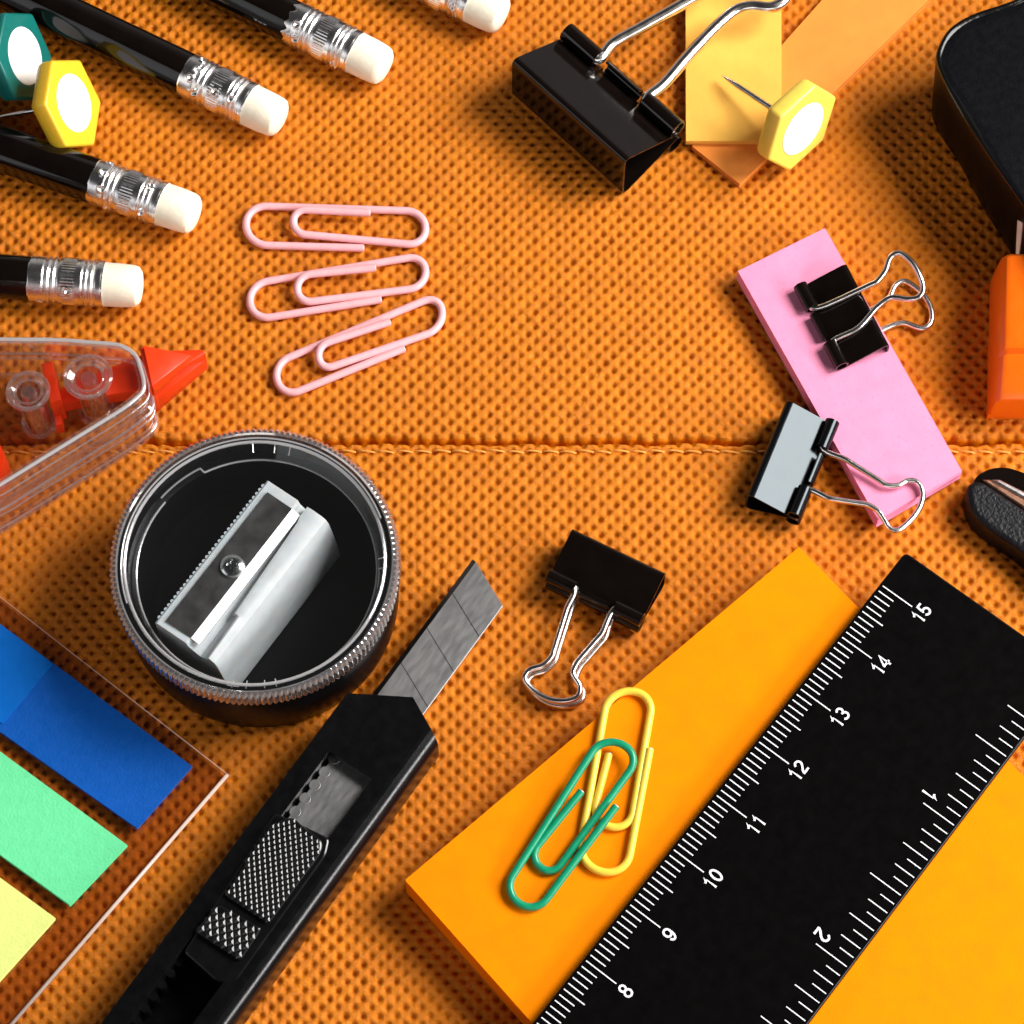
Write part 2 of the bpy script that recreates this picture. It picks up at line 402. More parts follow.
# ------------------------------------------------------------------ pushpins
def pushpin(face_px, zc, az, el, col, name, label, needle=1.0):
    n = Vector((math.cos(el) * math.cos(az), math.cos(el) * math.sin(az), math.sin(el)))
    c = P(*face_px, zc)
    up = Vector((0, 0, 1)); up = (up - n * up.dot(n)).normalized(); sd = up.cross(n)
    M3 = Matrix((sd, up, n)).transposed()
    root = thing('pushpin', label, 'pushpin', c, M3.to_euler(), 'hexagonal pushpins with white discs')
    pl = mat('pin_' + name, col, .3, var=.05, vscale=5, bump=.0008, bscale=18, sss=.35)
    bm = bmesh.new()
    def hexr(rad, z): return [(rad * math.sin(R(30 + 60 * k)), rad * math.cos(R(30 + 60 * k)), z) for k in range(6)]
    b = bmesh.new()
    ring_loft(b, [hexr(.72, -.33), hexr(.79, -.24), hexr(.79, 0)])
    bmesh.ops.recalc_face_normals(b, faces=b.faces[:])
    bmesh.ops.bevel(b, geom=b.edges[:], offset=.045, segments=3, profile=.5, affect='EDGES')
    merge(bm, b)
    finish('head', bm, pl, root, 30)
    bm = bmesh.new(); lathe(bm, [(0, .012), (.455, .012), (.465, .004), (.465, -.02), (0, -.02)], 48)
    finish('disc', bm, mat('white_disc', (.92, .90, .90), .4, var=.02, vscale=10), root)
    bm = bmesh.new(); lathe(bm, [(0, -.40), (.20, -.40), (.15, -.50), (.11, -.58), (0, -.58)], 32)
    finish('collar', bm, pl, root)
    bm = bmesh.new(); L = needle
    tube(bm, [(0, 0, -.55), (0, 0, -.58 - L * .7), (0, 0, -.58 - L * .9), (0, 0, -.58 - L)], [.048, .046, .03, .004], 12)
    finish('needle', bm, STEEL, root)
pushpin((74, 103), .72, R(-5), R(27), (.82, .54, .03), 'yellow', 'yellow hexagonal pushpin leaning on a black pencil beside the green pushpin', 1.05)
pushpin((25, 56), .72, R(-6), R(25), (.005, .15, .13), 'green', 'dark green hexagonal pushpin with a white disc')
pushpin((803, 129), .82, R(-45), R(14), (.84, .64, .10), 'pale_yellow', 'pale yellow hexagonal pushpin lying beside the yellow note strip', 1.2)

# ------------------------------------------------------------------ paperclips
def paperclip(crn, off, sc, zs, rad, m, label, base):
    pts = [P(off[0] + x / sc, off[1] + y / sc, z) for (x, y), z in zip(crn, zs)]
    c = sum(pts, Vector()) / len(pts)
    d = pts[4] - pts[5]
    root_loc = Vector((c.x, c.y, base)); ang = math.atan2(d.y, d.x)
    bm = bmesh.new(); M = (Matrix.Translation(root_loc) @ Matrix.Rotation(ang, 4, 'Z')).inverted()
    path = fillet([M @ p for p in pts], .49, 12)
    path = [path[0] + (path[0] - path[1]).normalized() * 0] + path
    path = [p for i, p in enumerate(path) if i == 0 or (p - path[i - 1]).length > 1e-4]
    tube(bm, path, rad, 14)
    nf = len(bm.faces)
    for a_, b_ in ((path[0], path[1]), (path[-1], path[-2])):
        d_ = (a_ - b_).normalized(); tube(bm, [a_ - d_ * .02, a_ + d_ * .012], rad * .74, 12)
    bm.faces.ensure_lookup_table()
    for f_ in bm.faces[nf:]: f_.material_index = 1
    o = finish('paperclip', bm, [m, WHITE_TIP], None, 60); o.location = root_loc; o.rotation_euler = (0, 0, ang)
    tag(o, label, 'paperclip', 'vinyl coated paperclips'); return o
zr = [.19, .18, .12, .07, .07, .07, .07, .07]
PK = (240, 190), 4.876
paperclip([(632, 112), (262, 94), (260, 212), (907, 272), (902, 104), (28, 76), (32, 267), (602, 283)], *PK, zr, .061, PINK_WIRE, 'pink paperclip lying almost level, top of the pink row', 0)
paperclip([(660, 380), (276, 418), (283, 552), (908, 474), (901, 318), (42, 460), (56, 636), (687, 534)], *PK, zr, .061, PINK_WIRE, 'pink paperclip in the middle between two other pink ones', 0)
paperclip([(730, 643), (372, 762), (396, 880), (996, 674), (974, 508), (158, 850), (206, 1014), (800, 773)], *PK, zr, .061, PINK_WIRE, 'pink paperclip tilted most steeply, lowest of the pink row', 0)
PZ = .70
CK = (490, 670), 4.094
yl = mat('yellow_vinyl', (.88, .62, .06), .32, var=.05, vscale=9, bump=.0008, bscale=30)
gn = mat('green_vinyl', (.004, .27, .13), .3, var=.08, vscale=9, bump=.0008, bscale=30)
paperclip([(487, 345), (415, 622), (572, 660), (672, 92), (485, 82), (357, 800), (555, 850), (655, 325)], *CK,
          [PZ + z for z in (.06, .06, .06, .06, .06, .06, .06, .09)], .058, yl, 'yellow paperclip partly under the green one on the orange note pad', PZ)
paperclip([(374, 497), (158, 765), (252, 848), (622, 345), (462, 266), (52, 906), (184, 1002), (516, 558)], *CK,
          [PZ + z for z in (.17, .07, .06, .20, .20, .08, .06, .21)], .058, gn, 'green paperclip lying across the yellow one on the orange note pad', PZ)

# ------------------------------------------------------------------ paper pads
def paper(name, col, **k):
    return mat(name, col, .85, spec=.06, var=.05, vscale=3.5, bump=.003, bscale=45, **k)
def pad(name, corners, z0, z1, m, label, cat, layers=0, group=None, sidemat=None):
    c = sum(corners, Vector()) / len(corners); d = corners[1] - corners[0]
    loc = Vector((c.x, c.y, z0)); ang = math.atan2(d.y, d.x)
    M = (Matrix.Translation(loc) @ Matrix.Rotation(ang, 4, 'Z')).inverted()
    loc_pts = [M @ Vector((p.x, p.y, z0)) for p in corners]
    bm = bmesh.new()
    if layers:
        # a block of sheets, each a hair out of line with the next
        h = (z1 - z0) / layers
        rings = []
        for i in range(layers):
            ox, oy = random.uniform(-.010, .010), random.uniform(-.010, .010)
            if i == layers - 1: ox = oy = 0
            for zz in (i * h, i * h + h * .86):
                s = 1.0 if zz > i * h else .9985
                rings.append([Vector((p.x * s + ox, p.y * s + oy, zz)) for p in loc_pts])
        ring_loft(bm, rings)
    else:
        prism(bm, loc_pts, 0, z1 - z0, .008, 1)
    o = finish(name, bm, m, None, 30); o.location = loc; o.rotation_euler = (0, 0, ang)
    tag(o, label, cat, group); return o
# orange block of notes, 7.6 cm square
A = P(405, 880, PZ); B = P(799, 547, PZ)
e1 = (B - A).normalized(); e2 = Vector((e1.y, -e1.x, 0)); S = (B - A).length
pad('note_pad', [A, A + e2 * S, B + e2 * S, B], 0.0, PZ, paper('orange_paper', (.98, .245, .0005), speck=(9, .76, (.98, .30, .004))), 'thick square orange sticky note pad under the black ruler', 'note pad', 26)
# pink block
pad('note_pad', [P(738, 271, .36), P(878, 520, .36), P(962, 471, .36), P(825, 228, .36)], .05, .36, paper('pink_paper', (.86, .285, .45), speck=(16, .62, (.84, .25, .42))), 'narrow pink sticky note pad with a binder clip on its edge', 'note pad', 14)
# orange strip under yellow strip
pad('note_strip', [P(692, 146, .12), P(740, 184, .12), P(985, -55, .12), P(925, -116, .12)], .0, .12, paper('deep_orange_paper', (.90, .30, .055)), 'deep orange note strip slanting under the yellow strip', 'note pad', 5)
pad('note_strip', [P(685.5, -120, .24), P(686, 141, .24), P(781, 141, .24), P(781, -120, .24)], .125, .24, paper('soft_yellow_paper', (.90, .49, .09)), 'soft yellow note strip lying on top of the deep orange strip', 'note pad', 5)

# ------------------------------------------------------------------ ruler
RZ = PZ + .012; RT = .20
def ruler():
    zt = RZ + RT
    c15 = P(882.7, 585.9, zt); c8 = P(586.2, 960.7, zt)
    ax = (c15 - c8); ax.z = 0; ax.normalize()                 # towards larger centimetres
    nx = Vector((ax.y, -ax.x, 0))                             # towards the inch edge
    cor = P(905.5, 551.5, zt)
    o = cor.copy(); o.z = RZ
    ang = math.atan2(ax.y, ax.x)
    root = thing('ruler', 'black plastic ruler with white centimetre and inch scales lying across the orange note pad', 'ruler', o, (0, 0, ang))
    # local x = ax, local y = -nx (left of ax): cm edge at y = 0, inch edge at y = -3
    W = 3.02
    bm = bmesh.new()
    prism(bm, round_poly([(0, 0), (-17, 0), (-17, -W), (0, -W)], .09), 0, RT, .035, 3)
    finish('blade', bm, mat('ruler_black', (.0028, .0025, .0025), .12, spec=.22, var=.2, vscale=5, bump=.0002, bscale=60), root)
    inv = mw(root).inverted()
    u15 = (inv @ c15).x; y15 = (inv @ c15).y; k = (inv @ c15 - inv @ c8).length / 7
    t = .004
    def tick(bm, u, ya, yb, w):
        z = RT + t
        vs = [bm.verts.new(p) for p in ((u - w, ya, z), (u + w, ya, z), (u + w, yb, z), (u - w, yb, z))]; bm.faces.new(vs)
    def arcp(cx, cy, rx, ry, a0, a1, n=14): return [(cx + rx * math.cos(R(a0 + (a1 - a0) * i / n)), cy + ry * math.sin(R(a0 + (a1 - a0) * i / n))) for i in range(n + 1)]
    DIG = {'0': [arcp(.30, .5, .23, .43, 90, 450, 28)],
           '1': [[(.10, .70), (.22, .76), (.31, .88), (.34, .96), (.34, 0)]],
           '2': [arcp(.30, .70, .22, .23, 165, -28, 16) + [(.40, .46), (.16, .24), (.07, .07)], [(.03, .065), (.55, .065)]],
           '3': [arcp(.29, .715, .20, .215, 150, -90, 14)[:-1] + [(.24, .51)], [(.24, .509)] + arcp(.29, .29, .23, .225, 88, -155, 16)],
           '4': [[(.41, 0), (.41, .93), (.05, .30), (.05, .25), (.58, .25)]],
           '5': [[(.50, .93), (.16, .93), (.11, .52)], [(.10, .50)] + arcp(.29, .30, .23, .24, 140, -160, 18)],
           '8': [arcp(.30, .72, .195, .21, 90, 450, 24), arcp(.30, .27, .235, .235, 90, 450, 26)],
           '9': [arcp(.30, .66, .225, .27, 0, 360, 26), arcp(.30, .50, .225, .43, 25, -150, 20)]}
    DIG['6'] = [[(.6 - x, 1 - y) for x, y in st] for st in DIG['9']]; DIG['7'] = [[(.05, .93), (.54, .93), (.30, .45), (.20, 0)]]
    def text(bm, s, size, mtx):
        """numerals drawn as flat inked strokes, centred on the origin"""
        h = size * .70; hw = .072; adv = .66; zz = 0.
        for ci, ch in enumerate(s):
            ox = (ci - (len(s) - 1) / 2) * adv - .30
            for st in DIG[ch]:
                p = [Vector((x + ox, y - .5, 0)) for x, y in st]; cl = (p[0] - p[-1]).length < 1e-4
                L_, R_ = [], []
                for i in range(len(p)):
                    a_ = p[i - 1] if i else (p[-2] if cl else p[0]); b_ = p[i + 1] if i < len(p) - 1 else (p[1] if cl else p[-1])
                    d1 = (p[i] - a_); d2 = (b_ - p[i]); d1 = d1.normalized() if d1.length else d2.normalized(); d2 = d2.normalized() if d2.length else d1
                    t_ = (d1 + d2).normalized(); n_ = Vector((-t_.y, t_.x, 0)); m_ = min(1.6, 1 / max(.3, n_.dot(Vector((-d1.y, d1.x, 0)))))
                    L_.append(p[i] + n_ * hw * m_); R_.append(p[i] - n_ * hw * m_)
                zz += .0006
                va = [bm.verts.new(mtx @ Vector((q.x * h, q.y * h, zz))) for q in L_]; vb = [bm.verts.new(mtx @ Vector((q.x * h, q.y * h, zz))) for q in R_]
                for i in range(len(p) - 1): bm.faces.new((va[i], va[i + 1], vb[i + 1], vb[i]))
    bm = bmesh.new()
    for mm in range(0, 151):
        u = u15 - (150 - mm) / 10 * k
        ln = .53 if mm % 10 == 0 else (.365 if mm % 5 == 0 else .265)
        tick(bm, u, y15, y15 - ln, .0088)
    for cm in range(1, 16):
        M = Matrix.Translation((u15 - (15 - cm) * k + .0, y15 - .69, RT + t))
        text(bm, str(cm), .315, M)
    finish('centimetre_scale', bm, INK, root, None)
    bm = bmesh.new()
    i1 = inv @ P(953.5, 825, zt); i2 = inv @ P(740 + 380 / 3.606, 760 + 742 / 3.606, zt)
    ki = (i1.x - i2.x); ye = -W + .055
    for s in range(0, 16 * 5 + 1):
        u = i1.x + ki - s / 16 * ki
        if u > -.08: continue
        ln = .53 if s % 8 == 0 else (.42 if s % 4 == 0 else (.33 if s % 2 == 0 else .235))
        tick(bm, u, ye, ye + ln, .0080)
    for n in range(1, 5):
        M = Matrix.Translation((i1.x - (n - 1) * ki + .155, ye + .53, RT + t)) @ Matrix.Rotation(math.pi, 4, 'Z')
        text(bm, str(n), .34, M)
    finish('inch_scale', bm, INK, root, None)
ruler()

# ------------------------------------------------------------------ binder clips
def binder(A, B, hs, D, zt, zb, rt, wr, label, paint, handles, lower_curl=True, seg=.29):
    a, b = P(*A, hs), P(*B, hs)
    x = b - a; W = x.length; ang = math.atan2(x.y, x.x); mid = (a + b) / 2
    root = thing('binder_clip', label, 'binder clip', (mid.x, mid.y, 0), (0, 0, ang), 'black binder clips')
    t = .03; rb = min(.16, hs * .22)
    bm = bmesh.new()
    Dp = D - rt * .2
    # main plate: top face, spine, bottom face (profile runs clockwise so the thickness goes inward)
    prof = [Vector((0, Dp, zt)), Vector((0, 0, hs)), Vector((0, 0, 0.012)), Vector((0, Dp, zb))]
    pr = fillet(prof, .45, 6, rb)
    sheet(bm, [(p.y, p.z) for p in pr], -W / 2, W / 2, t)
    def curl(x0, x1, rr, sweep, top=True):
        d = Vector((Dp, zt - hs)).normalized() if top else Vector((Dp, zb)).normalized()
        st = Vector((Dp, zt)) if top else Vector((Dp, zb))
        nrm = Vector((-d.y, d.x)) if top else Vector((d.y, -d.x))
        c = st + nrm * rr
        pts = []
        for i in range(19):
            th = sweep * i / 18
            pts.append(c - nrm * rr * math.cos(th) + d * rr * math.sin(th))
        sheet(bm, [(p.x, p.y) for p in (pts[::-1] if top else pts)], x0, x1, t * .9 if True else t)
    sw = W * seg
    for top in ((True, False) if lower_curl else (True,)):
        curl(-W / 2, -W / 2 + sw, rt, R(320), top); curl(W / 2 - sw, W / 2, rt, R(320), top)
        curl(-W * .15, W * .15, rt * .75, R(200), top)
    finish('body', bm, paint, root, 40, True)
    d = Vector((Dp, zt - hs)).normalized(); nrm = Vector((-d.y, d.x)); c = Vector((Dp, zt)) + nrm * (rt - .0)
    d2 = Vector((Dp, zb)).normalized(); c2 = Vector((Dp, zb)) + Vector((d2.y, -d2.x)) * rt
    for pts, zz, hinge in handles:
        n = len(pts)
        cc = c if hinge else c2
        W3 = []
        s = [0.]
        for i in range(1, n): s.append(s[-1] + math.hypot(pts[i][0] - pts[i - 1][0], pts[i][1] - pts[i - 1][1]))
        for (qx, qy), ss in zip(pts, s):
            f = ss / s[-1]; f = 1 - abs(2 * f - 1)            # 0 at both hinges, 1 at the far end
            W3.append(P(qx, qy, zz[0] + (zz[1] - zz[0]) * f))
        loc = toL(root, W3)
        if hinge is not None:
            sg = 1 if loc[0].x > 0 else -1
            first = [Vector((sg * (W / 2 - .04), cc.x, cc.y)), Vector((sg * (W / 2 - sw + .02), cc.x, cc.y))]
            last = [Vector((-sg * (W / 2 - sw + .02), cc.x, cc.y)), Vector((-sg * (W / 2 - .04), cc.x, cc.y))]
            loc = first + loc[1:-1] + last
        bm = bmesh.new(); tube(bm, catmull(loc, 6, .5 if wr < .06 else .9), wr, 14)
        finish('handle', bm, STEEL, root, 60)
    return root
BIG = [(594.6, 53.8), (612, 44), (640, 28), (686, 2), (712, -14), (722, -30), (735, -52), (765, -48), (787, -25), (786, -2), (772, 7), (752, 6), (738, 9), (722, 21), (688, 56), (664, 84), (654.4, 94.6)]
binder((512, 59.5), (624.5, 160), 1.2, 1.18, .52, .30, .13, .098, 'large black binder clip lying left of the yellow note strip', BLK_GLOSS,
       [(BIG, (.62, .95), True)])
CEN = [(573, 588), (567, 608), (551.8, 656), (543, 665), (529, 670), (524.5, 678), (533, 690), (550.3, 699.5), (568, 700.5), (578, 696), (580, 687), (573, 672.9), (578, 661), (602, 633), (619, 615.7)]
CEN2 = [(x + 3, y + 5) for x, y in CEN]
binder((666.5, 571), (573.3, 526.5), .60, .80, .36, .26, .085, .047, 'small black binder clip lying alone between the cutter blade and the orange note pad', BLK_GLOSS,
       [(CEN, (.44, .22), True), (CEN2, (.16, .06), False)])
GRY = [(827.7, 447), (846, 459.5), (886, 485), (897.6, 485.3), (908.3, 480.5), (916.9, 482), (922.5, 492), (920, 506.7), (908.3, 522.5), (896.5, 530.5), (889.5, 528), (883.6, 518.6), (877, 510), (867, 504.5), (830, 498.8), (807.3, 495.4)]
binder((786, 399), (747, 493), .60, .76, .335, .27, .085, .046, 'small binder clip with a bright reflection on its glossy face, handle over the pink note pad', BLUE_GLOSS,
       [(GRY, (.50, .42), True)])
PNK = [(814, 309.4), (840, 299), (876, 282), (885.5, 270), (890.5, 257), (898, 253), (911, 261.6), (920.5, 278), (922.9, 290), (918, 297.3), (908, 299), (891, 297.5), (878, 306), (858, 328), (841.5, 346.3)]
PN2 = [(868, 312), (889, 297.5), (895.5, 285.5), (903.8, 281.2), (912.9, 285.6), (924.5, 296.5), (931.5, 311.4), (930.3, 323.7), (922.7, 328.5), (903, 323), (886.3, 328), (868, 338)]
binder((890.5, 343), (848, 262), 0.66, .79, .40, .03, .085, .047, 'small black binder clip clamped onto the long edge of the pink note pad', BLK_GLOSS,
       [(PNK, (.50, .98), True), (PN2, (.08, .08), None)], lower_curl=False)

# ------------------------------------------------------------------ container sharpener
def sharpener():
    c = P(254.5, 560, 1.7)
    root = thing('pencil_sharpener', 'round black container sharpener with a clear ridged lid', 'sharpener', (c.x, c.y, 0))
    bm = bmesh.new()
    prof = [(0, .0), (1.86, .0), (1.97, .03), (2.02, .10), (2.04, .3), (2.05, 1.30), (2.03, 1.34), (1.97, 1.35), (1.965, 1.58), (1.94, 1.60), (1.91, 1.60), (1.90, 1.56), (1.89, 1.24), (1.82, 1.20), (1.78, 1.17), (1.72, .3), (1.6, .16), (0, .15)]
    lathe(bm, prof, 128)
    finish('container', bm, mat('jar_black', (.003, .003, .0034), .30, spec=.12, var=.2, vscale=3, bump=.0008, bscale=6), root)
    # lid: ridged skirt, raised ring, sunken window
    bm = bmesh.new(); NR = 150
    pr = [(2.01, 1.365), (2.09, 1.37), (2.115, 1.40), (2.115, 1.58), (2.105, 1.645), (2.06, 1.69), (2.01, 1.70), (1.985, 1.68), (1.98, 1.38)]
    lathe(bm, pr, NR * 6, lambda r, a, k: r - (.036 * (1 - abs(math.sin(a * NR / 2))) if 1 <= k <= 5 else 0))
    lid = finish('lid', bm, CLEAR_RIM, root, 25)
    bm = bmesh.new(); lathe(bm, [(0, 1.645), (1.84, 1.645), (1.89, 1.66), (1.92, 1.70), (1.96, 1.712), (1.985, 1.706)], 128)
    finish('window', bm, clear('lid_window', (.97, .98, .99), .014, .35, .04, haze=.006), lid)
    bm = bmesh.new(); lathe(bm, [(1.885, 1.63), (1.86, 1.58), (1.80, 1.34), (1.755, 1.27)], 128)
    finish('inner_collar', bm, clear('collar_film', (.96, .96, .97), .03, .35, .10), lid)
    # moulded rims seen through the window
    bm = bmesh.new()
    def arc(r, z, a0, a1): return [(r * math.cos(R(a0 + (a1 - a0) * i / 80)), r * math.sin(R(a0 + (a1 - a0) * i / 80)), z) for i in range(81)]
    tube(bm, arc(1.885, 1.64, 0, 359.9), .026, 8)
    tube(bm, arc(1.755, 1.27, -218, 118), .017, 8); tube(bm, arc(1.835, 1.30, 119, 142), .017, 8)
    tube(bm, [arc(1.755, 1.27, 118, 118)[0], arc(1.835, 1.30, 119, 119)[0]], .017, 8); tube(bm, arc(1.93, 1.68, 20, 200), .014, 8)
    for a_ in (93, 83, 76, 3, -2, 262, 268, 276, 281):
        tube(bm, [(1.78 * math.cos(R(a_)), 1.78 * math.sin(R(a_)), 1.50), (1.93 * math.cos(R(a_)), 1.93 * math.sin(R(a_)), 1.60)], .011, 6)
    finish('moulded_rim', bm, RIMW, lid)
    # sharpener block: length along u, width along v
    zt = 1.44
    a = P(155, 622, zt); b = P(267, 480, zt); uu = (b - a); L = uu.length; uu.normalize(); vv = Vector((uu.y, -uu.x, 0))
    o = toL(root, [a])[0]
    M = Matrix.Translation((o.x, o.y, 0)) @ Matrix(((uu.x, vv.x, 0), (uu.y, vv.y, 0), (0, 0, 1))).to_4x4()
    # mirrored handedness is fine for points, normals are recalculated
    def sec(u, slot):
        p = [(0, .2), (0, zt - .03), (.03, zt), (.565, zt), (.60, zt - .11), (.73 + slot * .3, zt - .20), (.715 + slot, zt - .10), (.73 + slot, zt - .015),
             (.82 + slot * .7, zt), (1.00, zt - .015), (1.07, zt - .05), (1.115, zt - .14), (1.17, zt - .45), (1.22, zt - .80), (1.25, .2)]
        return [M @ Vector((u, v, z)) for v, z in p]
    bm = bmesh.new()
    ring_loft(bm, [sec(0, .22), sec(.02, .22), sec(L * .28, .185), sec(L * .285, .13), sec(L * .9, .03), sec(L * .93, .004), sec(L - .02, .004), sec(L, .004)])
    for i in range(34):
        u = .10 + i * (L - .2) / 33
        tube(bm, [M @ Vector((u, .0, .6)), M @ Vector((u, .0, zt - .02))], .028, 8)
    blk = finish('sharpener_block', bm, WHITE_PL, root, 24)
    # blade with a ground edge
    bm = bmesh.new()
    def V(u, v, z): return M @ Vector((u, v, z))
    u0, u1 = .10, L - .16
    def slab(us, prof_):
        ring_loft(bm, [[V(u, v, z) for v, z in prof_] for u in us])
    slab((u0, u1), [(.13, zt - .02), (.13, zt + .035), (.575, zt + .012), (.575, zt - .02)])
    blade = finish('blade', bm, mat('sharpener_blade', (.26, .255, .25), .34, 1., var=.12, vscale=4, bump=.001, bscale=30, stretch=(1, 1, 1)), blk, 20)
    bm = bmesh.new()
    slab((u0, u1), [(.578, zt - .03), (.578, zt + .012), (.72, zt - .050), (.72, zt - .075)])
    finish('ground_edge', bm, mat('ground_steel', (.62, .62, .62), .45, 1., var=.05, vscale=20), blk, 20)
    bm = bmesh.new(); sc = toL(root, [P(232, 565, zt + .08)])[0]
    lathe(bm, [(0, .055), (.05, .055), (.06, .09), (.12, .082), (.17, .05), (.185, .0), (.185, -.06)], 40, lambda r, an, k: r * (1 + (.35 * math.cos(4 * an) if k in (1, 2) else 0)))
    bmesh.ops.translate(bm, vec=(sc.x, sc.y, zt + .02), verts=bm.verts[:])
    finish('screw', bm, mat('screw_zinc', (.75, .78, .78), .18, 1., var=.1, vscale=9), blk, 40)
sharpener()

# ------------------------------------------------------------------ snap-off cutter
def cutter():
    ZT = .95
    o = P(392, 716, ZT); q = P(160, 1031, ZT); d = (o - q); ang = math.atan2(d.y, d.x)
    root = thing('utility_knife', 'black snap-off cutter with its steel blade pushed out and a ribbed slider', 'cutter', (o.x, o.y, 0), (0, 0, ang))
    def l(pts, z): return [(v.x, v.y) for v in toL(root, px(pts, z))]
    # handle outline with an open slot along the middle
    out = [(347, 693), (412, 697), (438, 740), (150, 1128), (78, 1128), (330, 790), (372, 778), (337, 757), (318, 775), (47, 1140), (28, 1130), (30, 1122)]
    out = [(347, 693), (413, 697), (438, 741), (128, 1150), (80, 1114), (374, 779), (333, 753), (50, 1100), (18, 1150)]
    outl = l([(347, 693), (413, 697), (438, 741)], ZT)
    # rails are written in the handle's own frame so that they stay straight
    e = [Vector((*p, 0)) for p in outl]
    yl_, yr_ = e[0].y, e[2].y                       # left and right sides
    win = [Vector((*p, 0)) for p in l([(330, 755), (372, 777)], ZT)]
    ws = (win[0].x + win[1].x) / 2
    sl, sr = yl_ - (yl_ - yr_) * .20, yl_ - (yl_ - yr_) * .70
    Lh = 9.5
    poly = [(e[0].x, yl_), (e[1].x, e[1].y), (e[2].x, yr_), (-Lh, yr_), (-Lh, sr), (ws, sr), (ws, sl), (-Lh, sl), (-Lh, yl_)]
    bm = bmesh.new()
    hb = bmesh.new(); prism(hb, poly, .22, ZT)
    hb.verts.ensure_lookup_table()
    ed = [e_ for e_ in hb.edges if all(abs(v.co.z - ZT) < 1e-4 and abs(v.co.y - yr_) < 1e-4 for v in e_.verts)]
    bmesh.ops.bevel(hb, geom=ed, offset=.24, segments=7, profile=.5, affect='EDGES')
    ed = [e_ for e_ in hb.edges if all(abs(v.co.z - ZT) < 1e-4 for v in e_.verts) and e_.calc_face_angle(0) > 1.2]
    bmesh.ops.bevel(hb, geom=ed, offset=.04, segments=3, profile=.5, affect='EDGES', clamp_overlap=True)
    merge(bm, hb)
    fl = [(e[0].x - .02, yl_ - .05), (e[1].x - .03, e[1].y - .01), (e[2].x - .03, yr_ + .05), (-Lh + .02, yr_ + .05), (-Lh + .02, yl_ - .05)]
    prism(bm, fl, 0.02, .30, .0)
    # stop teeth along the left wall of the slot
    for i in range(9, 34):
        tube(bm, [(-2.0 - i * .2, sl - .03, .40), (-2.0 - i * .2, sl - .03, .78)], .065, 10)
    finish('handle', bm, BLK_PLASTIC, root, 40)
    # blade
    ZB = .52
    bl = [Vector((*p, 0)) for p in l([(470, 558), (502, 605), (427, 711), (381, 690)], ZB)]
    y0 = (bl[0].y + bl[3].y) / 2; y1 = (bl[1].y + bl[2].y) / 2
    tipx0, tipx1 = bl[0].x, bl[1].x
    xb = -3.0
    steel = mat('blade_steel', (.50, .495, .49), .40, 1., var=.03, vscale=14, bump=.0003, bscale=40, stretch=(.3, 1, 1))
    dark = mat('score_shadow', (.03, .03, .03), .6, .6, var=.2, vscale=9)
    bm = bmesh.new()
    prism(bm, [(tipx0, y0 - .05), (tipx1, y1), (xb, y1), (xb, y0 - .05)], ZB - .05, ZB, .006, 1)
    finish('blade', bm, steel, root, 20)
    blade = bpy.data.objects[root.children[-1].name] if root.children else None
    bm = bmesh.new()
    ring_loft(bm, [[(tipx0 + .00, y0 - .051, ZB - .003), (tipx0 + .015, y0 + .02, ZB - .045), (tipx0, y0 - .051, ZB - .045)],
                   [(xb, y0 - .051, ZB - .003), (xb, y0 + .02, ZB - .045), (xb, y0 - .051, ZB - .045)]])
    finish('cutting_edge', bm, mat('edge_dark_reflection', (.10, .10, .10), .3, 1., var=.1, vscale=8), blade)  # the bevel's dark reflection is put into its colour
    bm = bmesh.new(); sk = tipx0 - tipx1
    for i in range(1, 9):
        xx = tipx0 - i * .66 + .05
        w = .006
        vs = [bm.verts.new(p) for p in ((xx - w, y0 - .055, ZB + .003), (xx + w, y0 - .055, ZB + .003), (xx + w - sk * .97, y1 + .01, ZB + .003), (xx - w - sk * .97, y1 + .01, ZB + .003))]
        bm.faces.new(vs)
    finish('score_lines', bm, dark, blade, None)
    # steel carrier with scalloped edge seen in the slot
    bm = bmesh.new()
    prism(bm, [(ws + .25, sl - .055), (ws + .25, sr + .02), (-3.2, sr + .02), (-3.2, sl - .055)], .72, .76, .006, 1)
    for i in range(7):
        lathe_b = bmesh.new(); lathe(lathe_b, [(0, .76), (.08, .76), (.095, .745), (.095, .72)], 20)
        bmesh.ops.translate(lathe_b, vec=(-.95 - i * .24, sl - .085, .003), verts=lathe_b.verts[:]); merge(bm, lathe_b)
    finish('blade_carrier', bm, steel, root, 30)
    # slider with two ribbed pads
    ZS = 1.02
    def knurl(bm, outl_, z, step, h, skew=.5):
        xs = [p.x for p in outl_]; ys = [p.y for p in outl_]
        def inside(x, y):
            c = False; n = len(outl_)
            for i in range(n):
                a_, b_ = outl_[i], outl_[i - 1]
                if (a_.y > y) != (b_.y > y) and x < (b_.x - a_.x) * (y - a_.y) / (b_.y - a_.y) + a_.x: c = not c
            return c
        r = 0; y = min(ys)
        while y < max(ys):
            x = min(xs) + (step * .5 if r % 2 else 0)
            while x < max(xs):
                if inside(x, y) and inside(x + step * .35, y) and inside(x - step * .35, y):
                    s = step * .46
                    b = [bm.verts.new(p) for p in ((x - s, y, z), (x, y - s * .8, z), (x + s, y, z), (x, y + s * .8, z))]
                    t_ = [bm.verts.new(p) for p in ((x - s * .3, y, z + h), (x, y - s * .25, z + h), (x + s * .3, y, z + h), (x, y + s * .25, z + h))]
                    for i in range(4): bm.faces.new((b[i], b[(i + 1) % 4], t_[(i + 1) % 4], t_[i]))
                    bm.faces.new(t_)
                x += step
            y += step * .42; r += 1
    up = [Vector((*p, 0)) for p in l([(270, 824), (293, 816), (304, 827), (322, 839), (322, 851), (268, 924), (224, 895)], ZS)]
